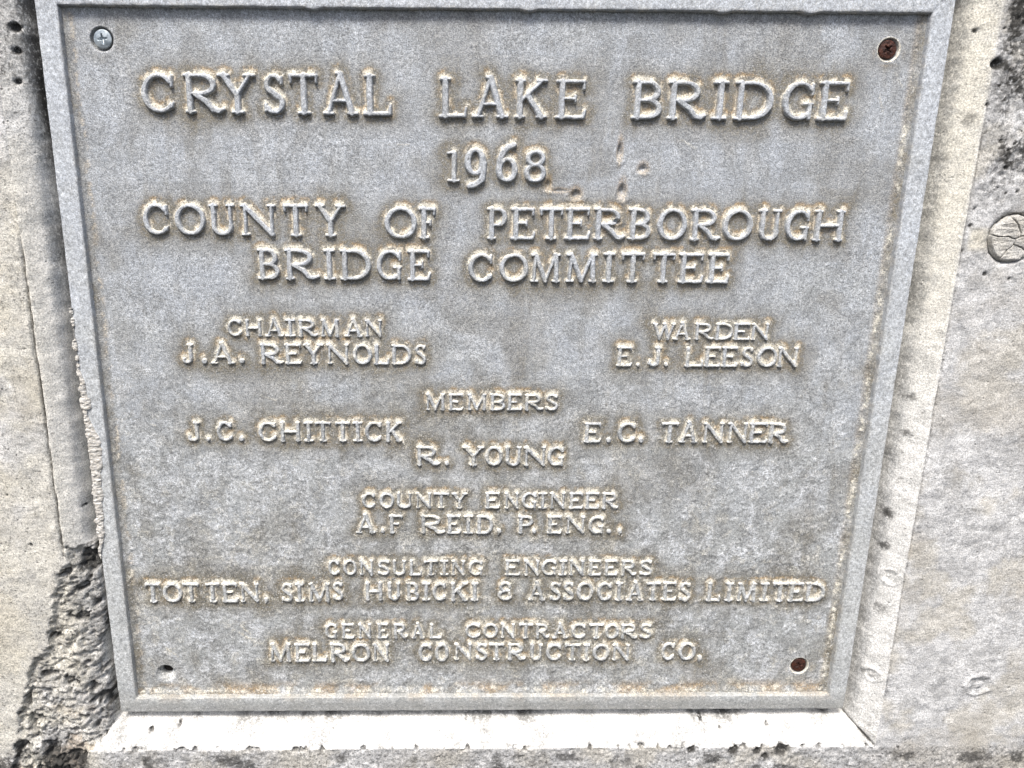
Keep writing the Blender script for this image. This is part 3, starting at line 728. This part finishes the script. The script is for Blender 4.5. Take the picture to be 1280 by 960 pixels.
def build_rim(root):
    # cross-section from the outer back edge round to the inner foot: (inset from outer edge, y)
    prof = [(.0012, .0075), (.0002, .0070), (.0000, .0000), (.0001, -.0040), (.0005, -.0047), (.0010, -.0050), (.0060, -.0052), (.0100, -.0052), (.0138, -.0051),
            (.0143, -.0049), (.0146, -.0044), (.0150, -.0015), (.0154, .0001), (.0164, .0010)]
    prof = np.array(prof); npf = len(prof)
    dens = []
    for a, b in zip(prof[:-1], prof[1:]):
        m = max(1, int(round(np.hypot(*(b - a)) / .0011)))
        for i in range(m): dens.append(a + (b - a) * i / m)
    dens.append(prof[-1]); prof = np.array(dens); npf = len(prof)
    corners = [(-1, -1), (1, -1), (1, 1), (-1, 1)]
    cen = np.array([0, PH / 2]); half = np.array([PW / 2, PH / 2])
    V = []; per = []
    for si in range(4):
        a = np.array(corners[si]); b = np.array(corners[(si + 1) % 4])
        L = np.hypot(*((b - a) * half)); m = int(L / .0016)
        for i in range(m):
            per.append((a, b, i / m))
    n = len(per)
    Vx = np.zeros((n, npf)); Vz = np.zeros((n, npf))
    for i, (a, b, t) in enumerate(per):
        pa = cen + a * (half[None, :] - prof[:, :1]) if False else None
        for_inset = prof[:, 0]
        ax = a[0] * (half[0] - for_inset); az = cen[1] + a[1] * (half[1] - for_inset)
        bx = b[0] * (half[0] - for_inset); bz = cen[1] + b[1] * (half[1] - for_inset)
        Vx[i] = ax + (bx - ax) * t; Vz[i] = az + (bz - az) * t
    Vy = np.repeat(prof[None, :, 1], n, 0)
    wob = fbm(Vx, Vz, 120, 4, 120) - .5
    ins = np.repeat(prof[None, :, 0], n, 0)
    # the bottom rail leans outward: its face is slightly bevelled
    low = sstep(.03, .0, Vz)
    Vy = Vy + wob * .0005 + low * sstep(.012, .0, ins) * .0012
    Vy = Vy + np.clip(fbm(Vx, Vz, 420, 3, 121, .6) - .62, 0, 1) * .003
    # knocks on the inner edge of the top rail
    for kx in (.148, .205, -.12, .02):
        Vz -= (np.abs(Vx - kx) < .006) * (Vz > .52) * (ins > .012) * np.cos((Vx - kx) / .006 * math.pi / 2).clip(0) * .0012
    Vx = Vx + (fbm(Vz, Vx, 140, 3, 123) - .5) * .0006
    Vz = Vz + (fbm(Vx, Vz, 140, 3, 124) - .5) * .0006
    N2 = fbm(Vx, Vz, 200, 4, 125, .6); N1 = fbm(Vx, Vz, 60, 4, 126)
    topband = 1 - sstep(.0, .03, Vz) * 1.0
    pat = topband * .35 * N1 + sstep(.0125, .0150, ins) * .30 * N1 * 2 + low * .25
    och = low * sstep(.50, .66, N1) * .4 * sstep(.008, .015, ins) + sstep(.0140, .0155, ins) * .3 * sstep(.5, .6, N2)
    crud = low * sstep(.50, .60, N2) * .25 * sstep(.009, .014, ins) + sstep(.012, .0145, ins) * .22 * sstep(.5, .6, N2) + (Vz > .53) * .16 * sstep(.4, .6, N2)
    A = np.clip(np.stack([pat, och, crud], -1).reshape(-1, 3), 0, 1)
    F = []
    for i in range(n):
        j = (i + 1) % n
        for k in range(npf - 1): F.append((i * npf + k, j * npf + k, j * npf + k + 1, i * npf + k + 1))
    return link_mesh('rim', np.stack([Vx, Vy, Vz], -1).reshape(-1, 3), F, M_RIM, root, A)

def build_letters(root):
    for li, (ch, k, a, b, za, zb) in enumerate(LETTERS):
        H = zb - za; W = b - a; A = W / H
        t = {0: .0029, 1: .0026, 2: .0018}[k]
        sw = t * .36; st = {0: .00048, 1: .00045, 2: .00040}[k]
        m = sw + .0016
        lowm = .10 * H if ch == ',' else 0
        gx = np.arange(-m, W + m, st); gz = np.arange(-m - lowm, H + m, st)
        X, Z = np.meshgrid(gx, gz, indexing='ij')
        wx, wz = X + a, Z + za
        g = glyph(ch, A, k)
        jit = {0: .0004, 1: .00045, 2: .0005}[k]
        Xw = X + (fbm(wx, wz, 220, 3, 130) - .5) * jit; Zw = Z + (fbm(wx, wz, 220, 3, 131) - .5) * jit
        d = glyph_sdf(g, Xw / H, Zw / H) * H
        d = d + (fbm(wx, wz, 600, 3, 132) - .5) * jit
        h = smin(np.full_like(d, t), -d / sw * t + t * .50, .00018)
        h = h + (fbm(wx, wz, 450, 3, 133, .6) - .5) * .00022 * sstep(-.0004, .0003, h)
        # crusted deposit piled on the upper shoulders
        gzd = np.gradient(d, st, axis=1)
        N2 = fbm(wx, wz, 260, 4, 134, .6)
        up = sstep(.2, .9, gzd) * np.exp(-((d - .0008) / .0009) ** 2)
        h = h + up * sstep(.42, .62, N2) * (.0006 if k < 2 else .0003)
        slope = sstep(-.0002, .0006, d)
        crud = np.clip(up * sstep(.34, .5, N2) * 1.1 + (sstep(.48, .66, N2) * (.22 if k < 2 else .45)) + slope * .15 + (.08 if k < 2 else .14), 0, 1)
        och = slope * sstep(.46, .64, fbm(wx, wz, 180, 3, 135)) * .8
        pat = slope * .7
        Y = panel_y(wx.ravel(), wz.ravel()).reshape(X.shape) - h
        hk = h > -.0004
        keep = (hk[:-1, :-1] | hk[1:, 1:] | hk[1:, :-1] | hk[:-1, 1:])
        cx, cz = W / 2, H / 2
        V = np.stack([X - cx, np.minimum(Y, .004), Z - cz], -1).reshape(-1, 3)
        At = np.clip(np.stack([pat, och, crud], -1).reshape(-1, 3), 0, 1)
        v, f, at = compact(V, grid_faces(X.shape[0], X.shape[1], keep), At)
        o = link_mesh('letter' if ch.isalpha() else ('digit' if ch.isdigit() else ('ampersand' if ch == '&' else ('comma' if ch == ',' else 'full_stop'))),
                      v, f, M_LET, root, at, loc=(a + cx, 0, za + cz))
        if ch.isalnum(): o['label'] = 'raised ' + ('letter ' if ch.isalpha() else 'digit ') + ch

def build_screw(root, sx, sz, kind, ang, label, off):
    R = .0060 if kind == 'zinc' else .0061
    n = 64; m = 26
    V = []; A = []
    rs = np.concatenate([np.linspace(.00012, .0056, m - 5), [.0057, .0059, .0060, .00605, .0061]]) * R / .0061
    for r in rs:
        th = np.arange(n) * 2 * math.pi / n
        x, z = r * np.cos(th), r * np.sin(th)
        ca, sa = math.cos(ang), math.sin(ang)
        u, w = x * ca + z * sa, -x * sa + z * ca
        wd = .00058
        arm = np.minimum(np.maximum(np.abs(u) - (.0032), np.abs(w) - wd * (1.3 - np.abs(u) / .006)), np.maximum(np.abs(w) - .0032, np.abs(u) - wd * (1.3 - np.abs(w) / .006)))
        core = r - .0013
        cr = np.minimum(arm, core)
        dep = sstep(.00012, -.0004, cr) * (.0022 - .0017 * min(r / .0034, 1))
        dome = -.0007 * (1 - (r / R) ** 2)
        edge = 0.0 if r < .0058 else (r - .0058) * 3
        rough = (fbm(x + sx, z + sz, 900, 3, 140) - .5) * (.0007 if kind == 'rust' else .00012)
        y = dome + dep + edge + rough
        V += list(zip(x, y, z))
    V += [(R * math.cos(i * 2 * math.pi / n) * .8, .0032, R * math.sin(i * 2 * math.pi / n) * .8) for i in range(n)]
    F = []
    for j in range(len(rs)):
        for i in range(n): F.append((j * n + i, (j + 1) * n + i, (j + 1) * n + (i + 1) % n, j * n + (i + 1) % n))
    F = [tuple(reversed(q)) for q in F]
    c0 = len(V); 
    for i in range(0, n, 2): pass
    o = link_mesh('screw', V, F, M_RUST if kind == 'rust' else M_ZINC, root, loc=(sx + off[0], off[1], sz + off[2]))
    o['label'] = label
    dv = [(0, .0021, 0)] + [(.0004 * math.cos(i * math.pi / 4), .0021, .0004 * math.sin(i * math.pi / 4)) for i in range(8)]
    link_mesh('drive_recess', dv, [(0, 1 + (i + 1) % 8, 1 + i) for i in range(8)], M_HOLE_SHADOW_DIRT, o)
    return o

def build_sealant(root):
    """crumbling strip of dried sealant clinging to the left edge of the rim"""
    nz, nw = 330, 15
    zs = np.linspace(.140, .336, nz)
    V = []
    for z in zs:
        za = np.array([z]); q = (z - .140) / .196
        n = fbm(za * 0 + .1, za, 60, 3, 150)[0]; n2 = fbm(za * 0 + .3, za, 260, 3, 151)[0]
        w = (.0044 + .0046 * sstep(.05, .45, q) * sstep(.62, .50, q)) * (.45 + 1.1 * n) * sstep(0, .12, q) * sstep(.80, .70, q) + .0003
        if q > .78: w = .0015 * sstep(.50, .56, n2 + .03) + .0001
        if .62 < q < .66: w = .0066
        left = .0030 * max(n2 - .40, 0) * 2 + (.0022 if .62 < q < .66 else 0)
        for i in range(nw):
            t = i / (nw - 1)
            x = -.3000 - max(left, 0) + (max(left, 0) + w) * t
            bumpy = fbm(np.array([x]), za * 1.6, 520, 3, 152)[0] - .5
            y = -.0052 - .0013 * math.sin(math.pi * min(t * 1.02, 1)) ** .5 * min(w / .002, 1) + bumpy * .0022 + (.0030 if i == 0 else 0) + (.0012 if i == nw - 1 else 0)
            V.append((x, y, z + (n2 - .5) * .0003))
    F = [(i * nw + k, i * nw + k + 1, (i + 1) * nw + k + 1, (i + 1) * nw + k) for i in range(nz - 1) for k in range(nw - 1)]
    o = link_mesh('dried_sealant', V, F, M_SEAL, root)
    return o

build_wall()
plaque = empty('bridge_plaque', 'grey cast metal plaque with raised bridge lettering, screwed into the recess of the concrete wall',
               'plaque', (0, 0, 0))
build_panel(plaque)
build_rim(plaque)
build_letters(plaque)
build_screw(plaque, -.2611, .5139, 'zinc', .15, 'clean zinc cross-head screw with a dark ring around it, in the top left corner', (.0004, .0006, .0003))
build_screw(plaque, .2626, .5116, 'rust', .75, 'dark brown rusted cross-head screw in the top right corner', (-.0003, .0006, .0002))
build_screw(plaque, .2599, .0391, 'rust', .4, 'reddish rusted screw sunk flush in the bottom right corner', (0, .0006, 0))
build_sealant(plaque)
